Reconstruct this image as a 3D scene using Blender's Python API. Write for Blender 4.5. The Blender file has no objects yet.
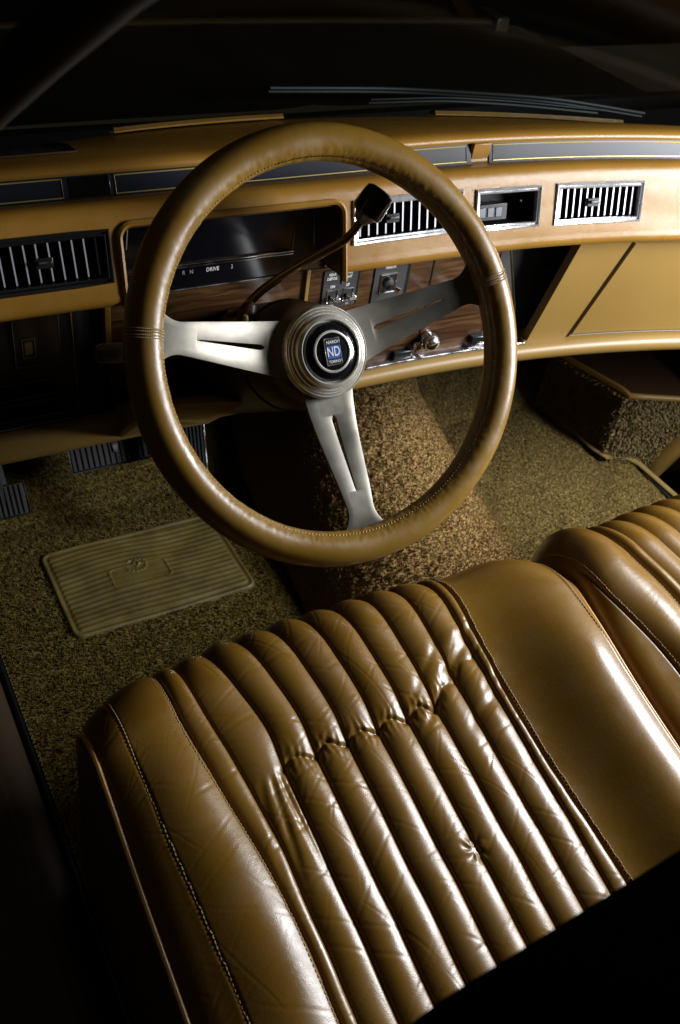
import bpy, math, random
import numpy as np
from mathutils import Vector, Matrix
random.seed(7); rng = np.random.default_rng(7)
S = bpy.context.scene; COL = S.collection
OZ = .58                      # the modelling origin is the wheel centre; the carpet is .58 m below it
R = math.radians

# ------------------------------------------------------------------ noise
_perm = rng.permutation(512)
_grad = rng.normal(size=(512, 2)); _grad /= np.linalg.norm(_grad, axis=1)[:, None]
def pn(x, y, seed=0):
    x = np.asarray(x, float); y = np.asarray(y, float)
    xi = np.floor(x).astype(int); yi = np.floor(y).astype(int); xf = x - xi; yf = y - yi
    def g(i, j, dx, dy):
        h = _perm[(_perm[(i + seed * 37) & 511] + j) & 511]; v = _grad[h]; return v[..., 0] * dx + v[..., 1] * dy
    u = xf ** 3 * (xf * (xf * 6 - 15) + 10); v = yf ** 3 * (yf * (yf * 6 - 15) + 10)
    a = g(xi, yi, xf, yf) * (1 - u) + g(xi + 1, yi, xf - 1, yf) * u
    b = g(xi, yi + 1, xf, yf - 1) * (1 - u) + g(xi + 1, yi + 1, xf - 1, yf - 1) * u
    return (a * (1 - v) + b * v) * 1.5
def sm(a, b, x):
    t = np.clip((np.asarray(x, float) - a) / (b - a), 0, 1); return t * t * (3 - 2 * t)

# ------------------------------------------------------------------ materials
def mat(name, base, rough=.5, metal=0., spec=.5, coat=0., bump=None, vary=None, rvary=None, sheen=0., emit=None):
    m = bpy.data.materials.new(name); m.use_nodes = True; nt = m.node_tree; N = nt.nodes; L = nt.links
    b = N['Principled BSDF']; b.inputs['Base Color'].default_value = (*base, 1); b.inputs['Roughness'].default_value = rough
    b.inputs['Metallic'].default_value = metal; b.inputs['Specular IOR Level'].default_value = spec
    b.inputs['Coat Weight'].default_value = coat; b.inputs['Coat Roughness'].default_value = .15
    if sheen: b.inputs['Sheen Weight'].default_value = sheen
    tc = N.new('ShaderNodeTexCoord')
    if vary:                                       # (scale, second colour)
        n = N.new('ShaderNodeTexNoise'); n.inputs['Scale'].default_value = vary[0]; n.inputs['Detail'].default_value = 6
        L.new(tc.outputs['Object'], n.inputs['Vector'])
        cr = N.new('ShaderNodeValToRGB'); cr.color_ramp.elements[0].position = .38; cr.color_ramp.elements[1].position = .64
        cr.color_ramp.elements[0].color = (*base, 1); cr.color_ramp.elements[1].color = (*vary[1], 1)
        L.new(n.outputs['Fac'], cr.inputs['Fac']); L.new(cr.outputs['Color'], b.inputs['Base Color'])
    if rvary:                                      # (scale, lo, hi)
        n = N.new('ShaderNodeTexNoise'); n.inputs['Scale'].default_value = rvary[0]; n.inputs['Detail'].default_value = 5
        L.new(tc.outputs['Object'], n.inputs['Vector'])
        mr = N.new('ShaderNodeMapRange'); mr.inputs['From Min'].default_value = .35; mr.inputs['From Max'].default_value = .65
        mr.inputs['To Min'].default_value = rvary[1]; mr.inputs['To Max'].default_value = rvary[2]
        L.new(n.outputs['Fac'], mr.inputs['Value']); L.new(mr.outputs['Result'], b.inputs['Roughness'])
    prev = None
    for k in (bump or []):                         # (kind, scale, strength, distance)
        if k[0] == 'voronoi':
            t = N.new('ShaderNodeTexVoronoi'); t.feature = 'DISTANCE_TO_EDGE'; t.inputs['Scale'].default_value = k[1]; out = t.outputs['Distance']
        else:
            t = N.new('ShaderNodeTexNoise'); t.inputs['Scale'].default_value = k[1]; t.inputs['Detail'].default_value = 5; out = t.outputs['Fac']
        L.new(tc.outputs['Object'], t.inputs['Vector'])
        bp = N.new('ShaderNodeBump'); bp.inputs['Strength'].default_value = k[2]; bp.inputs['Distance'].default_value = k[3]
        L.new(out, bp.inputs['Height'])
        if prev: L.new(prev.outputs['Normal'], bp.inputs['Normal'])
        prev = bp
    if prev: L.new(prev.outputs['Normal'], b.inputs['Normal'])
    if emit: b.inputs['Emission Color'].default_value = (*emit, 1); b.inputs['Emission Strength'].default_value = 1
    return m
GRAIN = [('voronoi', 900, .25, .0004), ('noise', 160, .18, .0008)]
M = dict(
    seat=mat('seat_leather', (.160, .082, .008), .31, spec=.5, bump=[('voronoi', 620, .20, .0004), ('noise', 260, .18, .0005)], vary=(9, (.128, .062, .006)), rvary=(34, .28, .41)),
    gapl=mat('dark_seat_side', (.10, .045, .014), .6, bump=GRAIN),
    rim=mat('rim_leather', (.190, .105, .013), .31, spec=.48, bump=[('voronoi', 800, .22, .0004), ('noise', 90, .25, .001)], vary=(14, (.165, .086, .010)), rvary=(40, .28, .44)),
    pad=mat('dash_vinyl', (.27, .135, .018), .33, bump=[('voronoi', 650, .35, .0006), ('noise', 60, .15, .001)], vary=(7, (.23, .110, .014)), rvary=(60, .27, .38)),
    tanpl=mat('tan_plastic', (.245, .148, .036), .42, bump=[('noise', 220, .12, .0006)], vary=(5, (.215, .128, .029))),
    brown=mat('brown_plastic', (.055, .028, .012), .4, bump=[('noise', 90, .1, .0006)]),
    black=mat('black_plastic', (.007, .007, .008), .32, bump=[('noise', 200, .06, .0005)]),
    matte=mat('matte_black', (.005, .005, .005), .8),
    gloss=mat('gloss_black', (.004, .004, .006), .12, coat=.3, rvary=(14, .08, .2)),
    strip=mat('strip_inlay', (.012, .014, .021), .30, spec=.25, bump=[('noise', 400, .08, .0003)]),
    gold=mat('gold_line', (.62, .48, .16), .35, metal=.6),
    dgold=mat('dull_gold_line', (.16, .11, .04), .5, metal=.5),
    chrome=mat('chrome', (.82, .82, .84), .16, metal=1, rvary=(60, .10, .26)),
    alu=mat('brushed_aluminium', (.245, .225, .185), .40, metal=.6, bump=[('noise', 380, .05, .0003)], vary=(26, (.15, .14, .12)), rvary=(16, .30, .52)),
    capm=mat('polished_hub_metal', (.72, .69, .62), .24, metal=.65, rvary=(50, .14, .3)),
    plate=mat('grey_switch_plate', (.12, .125, .135), .32, metal=.7, bump=[('noise', 500, .06, .0002)]),
    white=mat('white_ink', (.75, .75, .72), .6), faint=mat('faint_ink', (.35, .36, .36), .6), blue=mat('blue_enamel', (.03, .10, .42), .3, coat=.5),
    thread=mat('thread', (.33, .23, .09), .7), thread2=mat('rim_thread', (.42, .30, .13), .7),
    piping=mat('piping', (.62, .34, .09), .32, bump=GRAIN),
    rubber=mat('pedal_rubber', (.010, .010, .011), .5),
    matr=mat('heel_pad_rubber', (.115, .083, .019), .55, bump=[('noise', 260, .35, .001)], vary=(22, (.07, .05, .011)), rvary=(40, .4, .62)),
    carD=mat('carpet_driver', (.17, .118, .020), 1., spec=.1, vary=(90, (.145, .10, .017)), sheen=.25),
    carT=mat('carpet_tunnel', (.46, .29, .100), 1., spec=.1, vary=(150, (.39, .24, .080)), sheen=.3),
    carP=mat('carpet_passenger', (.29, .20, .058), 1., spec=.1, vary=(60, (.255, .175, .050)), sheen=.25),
    carB=mat('carpet_box', (.30, .22, .09), 1., spec=.1, vary=(90, (.22, .16, .06)), sheen=.25),
    bind=mat('carpet_binding', (.42, .33, .15), .7), bindd=mat('carpet_binding_dark', (.16, .12, .04), .8),
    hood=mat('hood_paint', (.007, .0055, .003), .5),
    moulding=mat('hood_moulding', (.03, .019, .008), .4),
    sill=mat('sill_vinyl', (.034, .019, .007), .5, bump=GRAIN),
)
def wood():
    m = bpy.data.materials.new('walnut_veneer'); m.use_nodes = True; nt = m.node_tree; N = nt.nodes; L = nt.links; b = N['Principled BSDF']
    tc = N.new('ShaderNodeTexCoord'); mp = N.new('ShaderNodeMapping'); mp.inputs['Scale'].default_value = (9, 30, 95); mp.inputs['Rotation'].default_value = (0, .06, 0)
    n = N.new('ShaderNodeTexNoise'); n.inputs['Scale'].default_value = 1.6; n.inputs['Detail'].default_value = 8; n.inputs['Distortion'].default_value = .9
    L.new(tc.outputs['Object'], mp.inputs['Vector']); L.new(mp.outputs[0], n.inputs['Vector'])
    cr = N.new('ShaderNodeValToRGB'); e = cr.color_ramp.elements
    e[0].position = .34; e[0].color = (.022, .008, .003, 1); e[1].position = .68; e[1].color = (.115, .055, .020, 1)
    k = cr.color_ramp.elements.new(.5); k.color = (.052, .023, .008, 1)
    L.new(n.outputs['Fac'], cr.inputs['Fac']); L.new(cr.outputs['Color'], b.inputs['Base Color'])
    b.inputs['Roughness'].default_value = .3; b.inputs['Coat Weight'].default_value = .25
    return m
M['wood'] = wood()
M['knobm'] = mat('black_knob', (.008, .008, .009), .22, coat=.4)
M['pillarm'] = mat('pillar_vinyl', (.010, .005, .002), .7, spec=.2)
M['slat'] = mat('bright_slat', (.62, .62, .66), .34, metal=.55)
M['satin'] = mat('satin_chrome', (.66, .66, .68), .28, metal=.75, rvary=(60, .2, .34))
M['leverm'] = mat('bronzed_metal', (.34, .22, .10), .25, metal=1)
M['back'] = mat('shaded_seat_back', (.0012, .001, .0009), .9, spec=0., bump=GRAIN)  # near-black: the shade on the backrests is put into their colour

# ------------------------------------------------------------------ objects
def link(o, parent=None):
    COL.objects.link(o)
    if parent: o.parent = parent
    return o
BASE = {}
def thing(name, label, cat, base=(0, 0, 0), group=None):
    o = bpy.data.objects.new(name, None); o.empty_display_size = .05; o.location = (base[0], base[1], base[2] + OZ); COL.objects.link(o)
    o['label'] = label; o['category'] = cat
    if group: o['group'] = group
    BASE[o.name] = Vector(base); return o
def base_of(o):
    while o.parent: o = o.parent
    return BASE.get(o.name, Vector((0, 0, 0)))
class MB:
    def __init__(s): s.v = []; s.f = []; s.n = 0
    def add(s, v, f):
        v = np.asarray(v, float).reshape(-1, 3); s.v.append(v)
        for q in f: s.f.append(tuple(int(i) + s.n for i in q))
        s.n += len(v); return s
    def box(s, x0, x1, y0, y1, z0, z1, nx=1, fn=None):
        xs = np.linspace(x0, x1, nx + 1); v = []; f = []
        for x in xs: v += [(x, y0, z0), (x, y1, z0), (x, y1, z1), (x, y0, z1)]
        for i in range(nx):
            a = i * 4
            for k in range(4): f.append((a + k, a + (k + 1) % 4, a + 4 + (k + 1) % 4, a + 4 + k))
        f.append((3, 2, 1, 0)); a = nx * 4; f.append((a, a + 1, a + 2, a + 3))
        v = np.array(v)
        if fn: v = fn(v)
        return s.add(v, f)
    def poly(s, pts, depth):                       # planar outline extruded by the vector depth
        p = np.array(pts, float); n = len(p); d = np.array(depth, float)
        return s.add(np.vstack([p, p + d]), [tuple(range(n))[::-1], tuple(range(n, 2 * n))] + [(i, (i + 1) % n, n + (i + 1) % n, n + i) for i in range(n)])
    def tube(s, path, r, seg=10, closed=False, caps=True, flat=1.):
        P = np.array(path, float); n = len(P); r = np.full(n, r) if np.isscalar(r) else np.asarray(r, float)
        T = np.roll(P, -1, 0) - np.roll(P, 1, 0)
        if not closed: T[0] = P[1] - P[0]; T[-1] = P[-1] - P[-2]
        T /= np.linalg.norm(T, axis=1)[:, None] + 1e-12
        a = np.array([0, 0, 1.]) if abs(T[0][2]) < .9 else np.array([1., 0, 0]); V = []
        u = np.cross(T[0], a); u /= np.linalg.norm(u)
        for i in range(n):
            u = u - T[i] * np.dot(u, T[i]); u /= np.linalg.norm(u); w = np.cross(T[i], u)
            for k in range(seg):
                t = 2 * math.pi * k / seg; V.append(P[i] + r[i] * (math.cos(t) * u + math.sin(t) * flat * w))
        F = []; m = n if closed else n - 1
        for i in range(m):
            j = (i + 1) % n
            for k in range(seg): F.append((i * seg + k, i * seg + (k + 1) % seg, j * seg + (k + 1) % seg, j * seg + k))
        if caps and not closed: F += [tuple(range(seg))[::-1], tuple((n - 1) * seg + k for k in range(seg))]
        return s.add(V, F)
    def lathe(s, prof, o, ax, ux, seg=64, uy=None):
        o = np.array(o, float); ax = np.array(ax, float); ux = np.array(ux, float); uy = np.cross(ax, ux); V = []; F = []
        for r, h in prof:
            for k in range(seg):
                t = 2 * math.pi * k / seg; V.append(o + ax * h + r * (math.cos(t) * ux + math.sin(t) * uy))
        for i in range(len(prof) - 1):
            for k in range(seg): F.append((i * seg + k, i * seg + (k + 1) % seg, (i + 1) * seg + (k + 1) % seg, (i + 1) * seg + k))
        F += [tuple(range(seg))[::-1], tuple((len(prof) - 1) * seg + k for k in range(seg))]
        return s.add(V, F)
    def grid(s, P, keep=None, closeu=False):
        n, m = P.shape[:2]; idx = np.arange(n * m).reshape(n, m); F = []
        for i in range(n - 1):
            for j in range(m - 1):
                if keep is None or keep[i, j]: F.append((idx[i, j], idx[i + 1, j], idx[i + 1, j + 1], idx[i, j + 1]))
        return s.add(P, F)
    def build(s, name, m, parent=None, smooth=True, bevel=0, solid=0, angle=40):
        me = bpy.data.meshes.new(name); v = np.vstack(s.v); b = base_of(parent) if parent else Vector((0, 0, -OZ) if False else (0, 0, 0))
        if parent: v = v - np.array(b)
        else: v = v + np.array((0, 0, OZ))
        me.from_pydata(v.tolist(), [], s.f); me.validate(); me.update()
        mm = M[m] if isinstance(m, str) else m
        me.materials.append(mm)
        o = bpy.data.objects.new(name, me); link(o, parent)
        if smooth:
            me.shade_smooth()
            if angle: me.set_sharp_from_angle(angle=R(angle))
        if solid: q = o.modifiers.new('solid', 'SOLIDIFY'); q.thickness = solid; q.offset = 0
        if bevel: q = o.modifiers.new('bevel', 'BEVEL'); q.width = bevel; q.segments = 2; q.limit_method = 'ANGLE'; q.angle_limit = R(40)
        return o
def gridobj(name, P, m, parent=None, keep=None, angle=None):
    n, mm = P.shape[:2]; idx = np.arange(n * mm).reshape(n, mm)
    q = np.stack([idx[:-1, :-1], idx[1:, :-1], idx[1:, 1:], idx[:-1, 1:]], -1)
    q = q[keep] if keep is not None else q.reshape(-1, 4)
    me = bpy.data.meshes.new(name); v = P.reshape(-1, 3)
    v = v - np.array(base_of(parent)) if parent else v + np.array((0, 0, OZ))
    me.vertices.add(len(v)); me.vertices.foreach_set('co', v.astype(np.float32).ravel())
    me.loops.add(q.size); me.loops.foreach_set('vertex_index', q.ravel().astype(np.int32))
    me.polygons.add(len(q)); me.polygons.foreach_set('loop_start', (np.arange(len(q)) * 4).astype(np.int32)); me.polygons.foreach_set('loop_total', np.full(len(q), 4, np.int32))
    me.update(calc_edges=True); me.validate(); me.shade_smooth()
    if angle: me.set_sharp_from_angle(angle=R(angle))
    me.materials.append(M[m]); o = bpy.data.objects.new(name, me); link(o, parent); return o
def struct(o): o['kind'] = 'structure'; return o
def text(name, body, size, pos, ux, uy, m, parent, sx=1., bold=0., depth=.0002):
    c = bpy.data.curves.new('lettering', 'FONT'); c.body = body; c.size = size; c.align_x = 'CENTER'; c.align_y = 'CENTER'; c.extrude = depth; c.offset = bold; c.resolution_u = 3
    t = bpy.data.objects.new('lettering', c); COL.objects.link(t)
    me = bpy.data.meshes.new_from_object(t.evaluated_get(bpy.context.evaluated_depsgraph_get())); bpy.data.objects.remove(t)
    ux = Vector(ux).normalized(); uy = Vector(uy).normalized(); uz = ux.cross(uy); b = base_of(parent)
    for v in me.vertices:
        p = v.co.copy(); v.co = Vector(pos) + ux * p.x * sx + uy * p.y + uz * p.z - b
    me.materials.clear(); me.materials.append(M[m]); o = bpy.data.objects.new(name, me); link(o, parent); return o

# ================================================================== CARPETED FLOOR
def tun(x, y):
    c = .305 + .13 * (y - .1); w = .19; H = .115 + .12 * sm(0, .6, y)
    d = np.abs(x - c) / w; return H * np.clip(1 - d ** 2.0, 0, 1) ** .95
def fz(x, y):
    x = np.asarray(x, float); y = np.asarray(y, float)
    toe = np.where(y > .5, (y - .5) * .75, 0) * 1.0
    return -.58 + toe
def tuft(x, y, amp, sc, seed):
    a = pn(x * sc, y * sc, seed); b = pn(x * sc * 2.1 + 5, y * sc * 2.1, seed + 1); return amp * (a * .6 + b * .5)
def blades(xs, ys, zs, h, w, lean=.7):
    n = len(xs); a = rng.uniform(0, 2 * math.pi, n); hh = h * rng.uniform(.6, 1.25, n)
    la = rng.uniform(0, 2 * math.pi, n); ll = hh * lean * rng.uniform(0, 1, n)
    p0 = np.stack([xs - w / 2 * np.cos(a), ys - w / 2 * np.sin(a), zs - .001], -1); p1 = np.stack([xs + w / 2 * np.cos(a), ys + w / 2 * np.sin(a), zs - .001], -1)
    tipc = np.stack([xs + ll * np.cos(la), ys + ll * np.sin(la), zs + hh], -1); d = np.stack([w / 3 * np.cos(a), w / 3 * np.sin(a), 0 * a], -1)
    V = np.stack([p0, p1, tipc + d, tipc - d], 1).reshape(-1, 3); return V
def soften(mname, k):
    nt = M[mname].node_tree; N = nt.nodes; L = nt.links; g = N.new('ShaderNodeNewGeometry'); v1 = N.new('ShaderNodeVectorMath'); v1.operation = 'SCALE'; v1.inputs['Scale'].default_value = 1 - k
    v2 = N.new('ShaderNodeVectorMath'); v2.operation = 'ADD'; v2.inputs[1].default_value = (0, 0, k); v3 = N.new('ShaderNodeVectorMath'); v3.operation = 'NORMALIZE'
    L.new(g.outputs['Normal'], v1.inputs[0]); L.new(v1.outputs[0], v2.inputs[0]); L.new(v2.outputs[0], v3.inputs[0]); L.new(v3.outputs[0], N['Principled BSDF'].inputs['Normal'])
soften('carD', .82); soften('carP', .80); soften('carT', .74); soften('carB', .5)
def carpet(name, m, x0, x1, y0, y1, step, hfun, zfun, nb, bh, bw, inside):
    nx = int((x1 - x0) / step); ny = int((y1 - y0) / step)
    X, Y = np.meshgrid(np.linspace(x0, x1, nx), np.linspace(y0, y1, ny), indexing='ij')
    Z = zfun(X, Y) + hfun(X, Y); P = np.stack([X, Y, Z], -1)
    keep = inside((X[:-1, :-1] + X[1:, 1:]) / 2, (Y[:-1, :-1] + Y[1:, 1:]) / 2)
    idx = np.arange(nx * ny).reshape(nx, ny); q = np.stack([idx[:-1, :-1], idx[1:, :-1], idx[1:, 1:], idx[:-1, 1:]], -1)[keep]
    bx = rng.uniform(x0, x1, nb); by = rng.uniform(y0, y1, nb); k = inside(bx, by); bx, by = bx[k], by[k]
    bz = zfun(bx, by) + hfun(bx, by); B = blades(bx, by, bz, bh, bw)
    V = np.vstack([P.reshape(-1, 3), B]); qb = np.arange(len(B)).reshape(-1, 4) + nx * ny; q = np.vstack([q, qb])
    me = bpy.data.meshes.new(name); V = V + np.array((0, 0, OZ))
    me.vertices.add(len(V)); me.vertices.foreach_set('co', V.astype(np.float32).ravel())
    me.loops.add(q.size); me.loops.foreach_set('vertex_index', q.ravel().astype(np.int32))
    me.polygons.add(len(q)); me.polygons.foreach_set('loop_start', (np.arange(len(q)) * 4).astype(np.int32)); me.polygons.foreach_set('loop_total', np.full(len(q), 4, np.int32))
    me.update(calc_edges=True); me.shade_smooth(); me.materials.append(M[m]); o = bpy.data.objects.new(name, me); COL.objects.link(o); return o
def tedge(y, s): return .305 + .13 * (y - .1) + s * .19
PAD = (-.200, .082, .247, .430)                    # heel pad rectangle
def in_driver(x, y):
    return (x < tedge(y, -1) + .004) & (x > -.290 + .0 * y) & ~((x > PAD[0] + .004) & (x < PAD[1] - .004) & (y > PAD[2] + .004) & (y < PAD[3] - .004))
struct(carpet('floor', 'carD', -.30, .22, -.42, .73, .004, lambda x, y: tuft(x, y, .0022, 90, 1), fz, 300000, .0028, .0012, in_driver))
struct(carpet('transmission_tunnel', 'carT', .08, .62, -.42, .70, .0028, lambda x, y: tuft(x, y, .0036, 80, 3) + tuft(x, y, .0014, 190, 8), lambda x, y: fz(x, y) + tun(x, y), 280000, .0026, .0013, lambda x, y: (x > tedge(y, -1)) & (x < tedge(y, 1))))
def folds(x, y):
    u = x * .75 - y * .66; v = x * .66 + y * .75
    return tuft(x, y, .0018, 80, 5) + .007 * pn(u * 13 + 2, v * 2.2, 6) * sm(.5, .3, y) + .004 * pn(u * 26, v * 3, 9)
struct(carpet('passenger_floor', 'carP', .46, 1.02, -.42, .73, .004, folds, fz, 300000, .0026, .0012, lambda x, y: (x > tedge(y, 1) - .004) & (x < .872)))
b = MB(); yy = np.linspace(.43, .66, 24)
b.tube([(tedge(y, 1) - .004, y, float(fz(0, y)) + .014) for y in yy], .0028); o = b.build('carpet_binding', 'bind'); o['label'] = 'pale cord binding where the tan tunnel carpet meets the passenger carpet'; o['category'] = 'carpet trim'
b = MB()
b.tube([(.872, y, -.570) for y in np.linspace(-.1, .262, 20)] + [(.866, .285, -.570), (.85, .298, -.570), (.825, .303, -.570), (.818, .33, -.570), (.815, .5, -.570)], .0055)
o = b.build('carpet_edge', 'carP'); o['label'] = 'rolled edge of the passenger carpet along the right side of the footwell'; o['category'] = 'carpet trim'
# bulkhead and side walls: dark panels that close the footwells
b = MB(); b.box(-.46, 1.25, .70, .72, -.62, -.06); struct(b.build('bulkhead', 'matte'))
b = MB(); b.box(-3, 5, 3.0, 3.05, -.7, 2.5); struct(b.build('dark_backdrop', 'matte'))  # black backdrop added beyond the hood to keep the background dark
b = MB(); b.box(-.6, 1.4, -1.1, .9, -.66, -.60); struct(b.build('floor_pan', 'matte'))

# heel pad
nx, ny = 200, 150
X, Y = np.meshgrid(np.linspace(PAD[0], PAD[1], nx), np.linspace(PAD[2], PAD[3], ny), indexing='ij')
dx = np.minimum(X - PAD[0], PAD[1] - X); dy = np.minimum(Y - PAD[2], PAD[3] - Y); ed = np.minimum(dx, dy)
cr = .018; cd = np.where((dx < cr) & (dy < cr), cr - np.hypot(cr - dx, cr - dy), ed)
wob = .0022 * np.sin(X * 26 + 1) + .0015 * pn(X * 12, Y * 12, 4)
rib = .0013 * (.5 + .5 * np.cos(2 * math.pi * (Y + wob) / .0098)) ** 1.2
lw = lambda d, c, w: np.exp(-((d - c) / w) ** 2)
cx, cy = -.072, .337
def rrect(X, Y, cx, cy, hx, hy, r):
    qx = np.abs(X - cx) - hx + r; qy = np.abs(Y - cy) - hy + r
    return np.hypot(np.maximum(qx, 0), np.maximum(qy, 0)) + np.minimum(np.maximum(qx, qy), 0) - r
rr = rrect(X, Y, cx, cy, .043, .020, .008)
inner = sm(.002, -.001, rr)
Z = -.5752 + rib * sm(.012, .016, cd) * (1 - .75 * inner) + .0010 * lw(cd, .006, .0022) - .0010 * lw(cd, .0105, .002) + .0014 * lw(rr, 0, .0014)
ang = np.arctan2(Y - cy - .018, X - cx - .0); rd = np.hypot(X - cx, (Y - cy - .018) * 1.2)
Z += .002 * lw(rd, .015, .0022) * (.6 + .4 * np.cos(ang * 14)) * (ang < 2.6) + .002 * lw(np.abs(X - cx) + np.abs(Y - cy - .020) * .8, .005, .0018)
Z += .003 * pn(X * 9, Y * 9, 11) - .006 * sm(.004, 0, cd)
keep = (cd[:-1, :-1] > .0005)
pad = gridobj('heel_pad', np.stack([X, Y, Z], -1), 'matr', keep=keep)
pad['label'] = 'ribbed olive rubber heel pad with an embossed crest set into the driver side carpet'; pad['category'] = 'floor mat'
# crest inside: small raised shield, parts of the pad
# door sill on the left
s = thing('door_sill', 'brown vinyl covered door sill at the left edge beside the driver carpet', 'door sill', (-.36, -.1, -.6))
X, Y = np.meshgrid(np.linspace(-.46, -.302, 40), np.linspace(-.7, .62, 60), indexing='ij')
Z = -.556 - .02 * np.abs((X + .375) / .07) ** 4 * (X > -.375) + .001 * np.sin((X) * 900) * (X < -.335)
gridobj('sill_cover', np.stack([X, Y, Z], -1), 'sill', s)
b = MB(); b.tube([(-.299, y, -.574) for y in np.linspace(-.5, .5, 30)], .0035); b.build('welt', 'black', s)
b = MB()
for y in np.arange(-.5, .5, .007): b.box(-.2945, -.2935, y, y + .004, -.5705, -.5695)
b.build('stitching', 'bindd', s, smooth=False)

# ================================================================== SEATS
cyN, czN, RN = -.1212, -.3036, .060
def seat_profile():
    P = []; Nn = []; t14 = R(14)
    for z in np.linspace(-.56, czN, 26)[:-1]: P.append((cyN + RN - .012 * math.sin((z - czN) * 9), z)); Nn.append((1, 0))
    for a in np.linspace(90, -14, 70):            # angle of the normal from the vertical, forward positive
        P.append((cyN + RN * math.sin(R(a)), czN + RN * math.cos(R(a)))); Nn.append((math.sin(R(a)), math.cos(R(a))))
    p0 = np.array(P[-1]); d = np.array([-math.cos(t14), -math.sin(t14)])
    for s_ in np.linspace(0, .40, 240)[1:]: P.append(tuple(p0 + d * s_)); Nn.append((-math.sin(t14), math.cos(t14)))
    return np.array(P), np.array(Nn)
SP, SN = seat_profile()
def creases(X, Y, mask, seed):
    """fine leather creases: long thin valleys along slightly warped diagonals, each broken off at random"""
    wx = pn(X * 7, Y * 7, seed) * .026 + pn(X * 30, Y * 30, seed + 2) * .0012; h = 0
    for k, (ang, gap, w, a) in enumerate(((34, .017, .0009, .00042), (-30, .021, .0010, .00036), (52, .031, .0008, .00034), (12, .038, .0016, .00050), (-62, .045, .0008, .0003))):
        c, s_ = math.cos(R(ang)), math.sin(R(ang)); u = (X + wx) * c + Y * s_; v = -(X + wx) * s_ + Y * c
        n = np.floor(v / gap); off = .35 * np.sin(n * 12.9898 + seed); d = (v / gap - n - .5 - off * .6) * gap
        on = sm(.0, .35, pn(u * 13 + n * 7.7, n * 3.1 + .5, seed + 5 + k)); h = h - a * on * (np.exp(-(d / w) ** 2) - .35 * np.exp(-(d / (w * 4)) ** 2))
    return h * mask
def make_seat(kind, x0, x1, xc, hw, seams, hfun, name, label, group):
    n = int((x1 - x0) / .0011); xs = np.linspace(x0, x1, n); m = len(SP)
    X = np.repeat(xs[:, None], m, 1); Y = np.repeat(SP[None, :, 0], n, 0); Z = np.repeat(SP[None, :, 1], n, 0)
    NY = SN[None, :, 0]; NZ = SN[None, :, 1]
    bow = .040 * np.abs((X - xc) / hw) ** 3
    front = sm(-.30, -.10, Y)
    Ys = Y; h = hfun(X, Ys)
    fade = sm(-.50, -.36, Z)
    h = h * (.25 + .75 * fade)
    # end rounding at left and right edges
    e = np.minimum(X - x0, x1 - X); rnd = .010 * (1 - np.sqrt(np.clip(1 - (1 - np.clip(e / .022, 0, 1)) ** 2, 0, 1)))
    h = h - rnd
    P = np.stack([X, Y + NY * h - bow * front, Z + NZ * h], -1)
    t = thing(name, label, 'car seat', ((x0 + x1) / 2, -.3, -.56), group)
    gridobj('cushion', P, 'seat', t)
    return t, P, xs
def onP(P, xs, x, j, off=.0006):
    i = int(np.clip(np.searchsorted(xs, x), 1, len(xs) - 2)); p = P[i, j]
    a = P[i + 1, j] - P[i - 1, j]; jj = min(j + 1, P.shape[1] - 1); bq = P[i, jj] - P[i, max(j - 1, 0)]; nn = np.cross(bq, a); nn /= np.linalg.norm(nn) + 1e-9
    if nn[2] < 0 and nn[1] < 0: nn = -nn
    if nn[2] < -.2: nn = -nn
    return p + nn * off, nn
VX = [-.1405 + .0326 * k for k in range(8)]
def roll(t, p=2.6): return np.clip(1 - np.abs(2 * t - 1) ** p, 0, 1)
def fan(x, Y): return x * (1 + .10 * sm(-.2, -.08, Y)) - .004 * sm(-.2, -.08, Y)
S2 = lambda Y: -.186 - .026 * sm(-.36, -.12, Y)
V0 = lambda Y: -.171 - .020 * sm(-.30, -.10, Y)
S1 = lambda Y: -.252 - .010 * sm(-.4, -.15, Y)
RS = lambda Y: .105 + .006 * np.sin((Y + .12) * 12)
def groove(X, c, w, d): return -d * np.exp(-((X - c) / w) ** 2)
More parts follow.
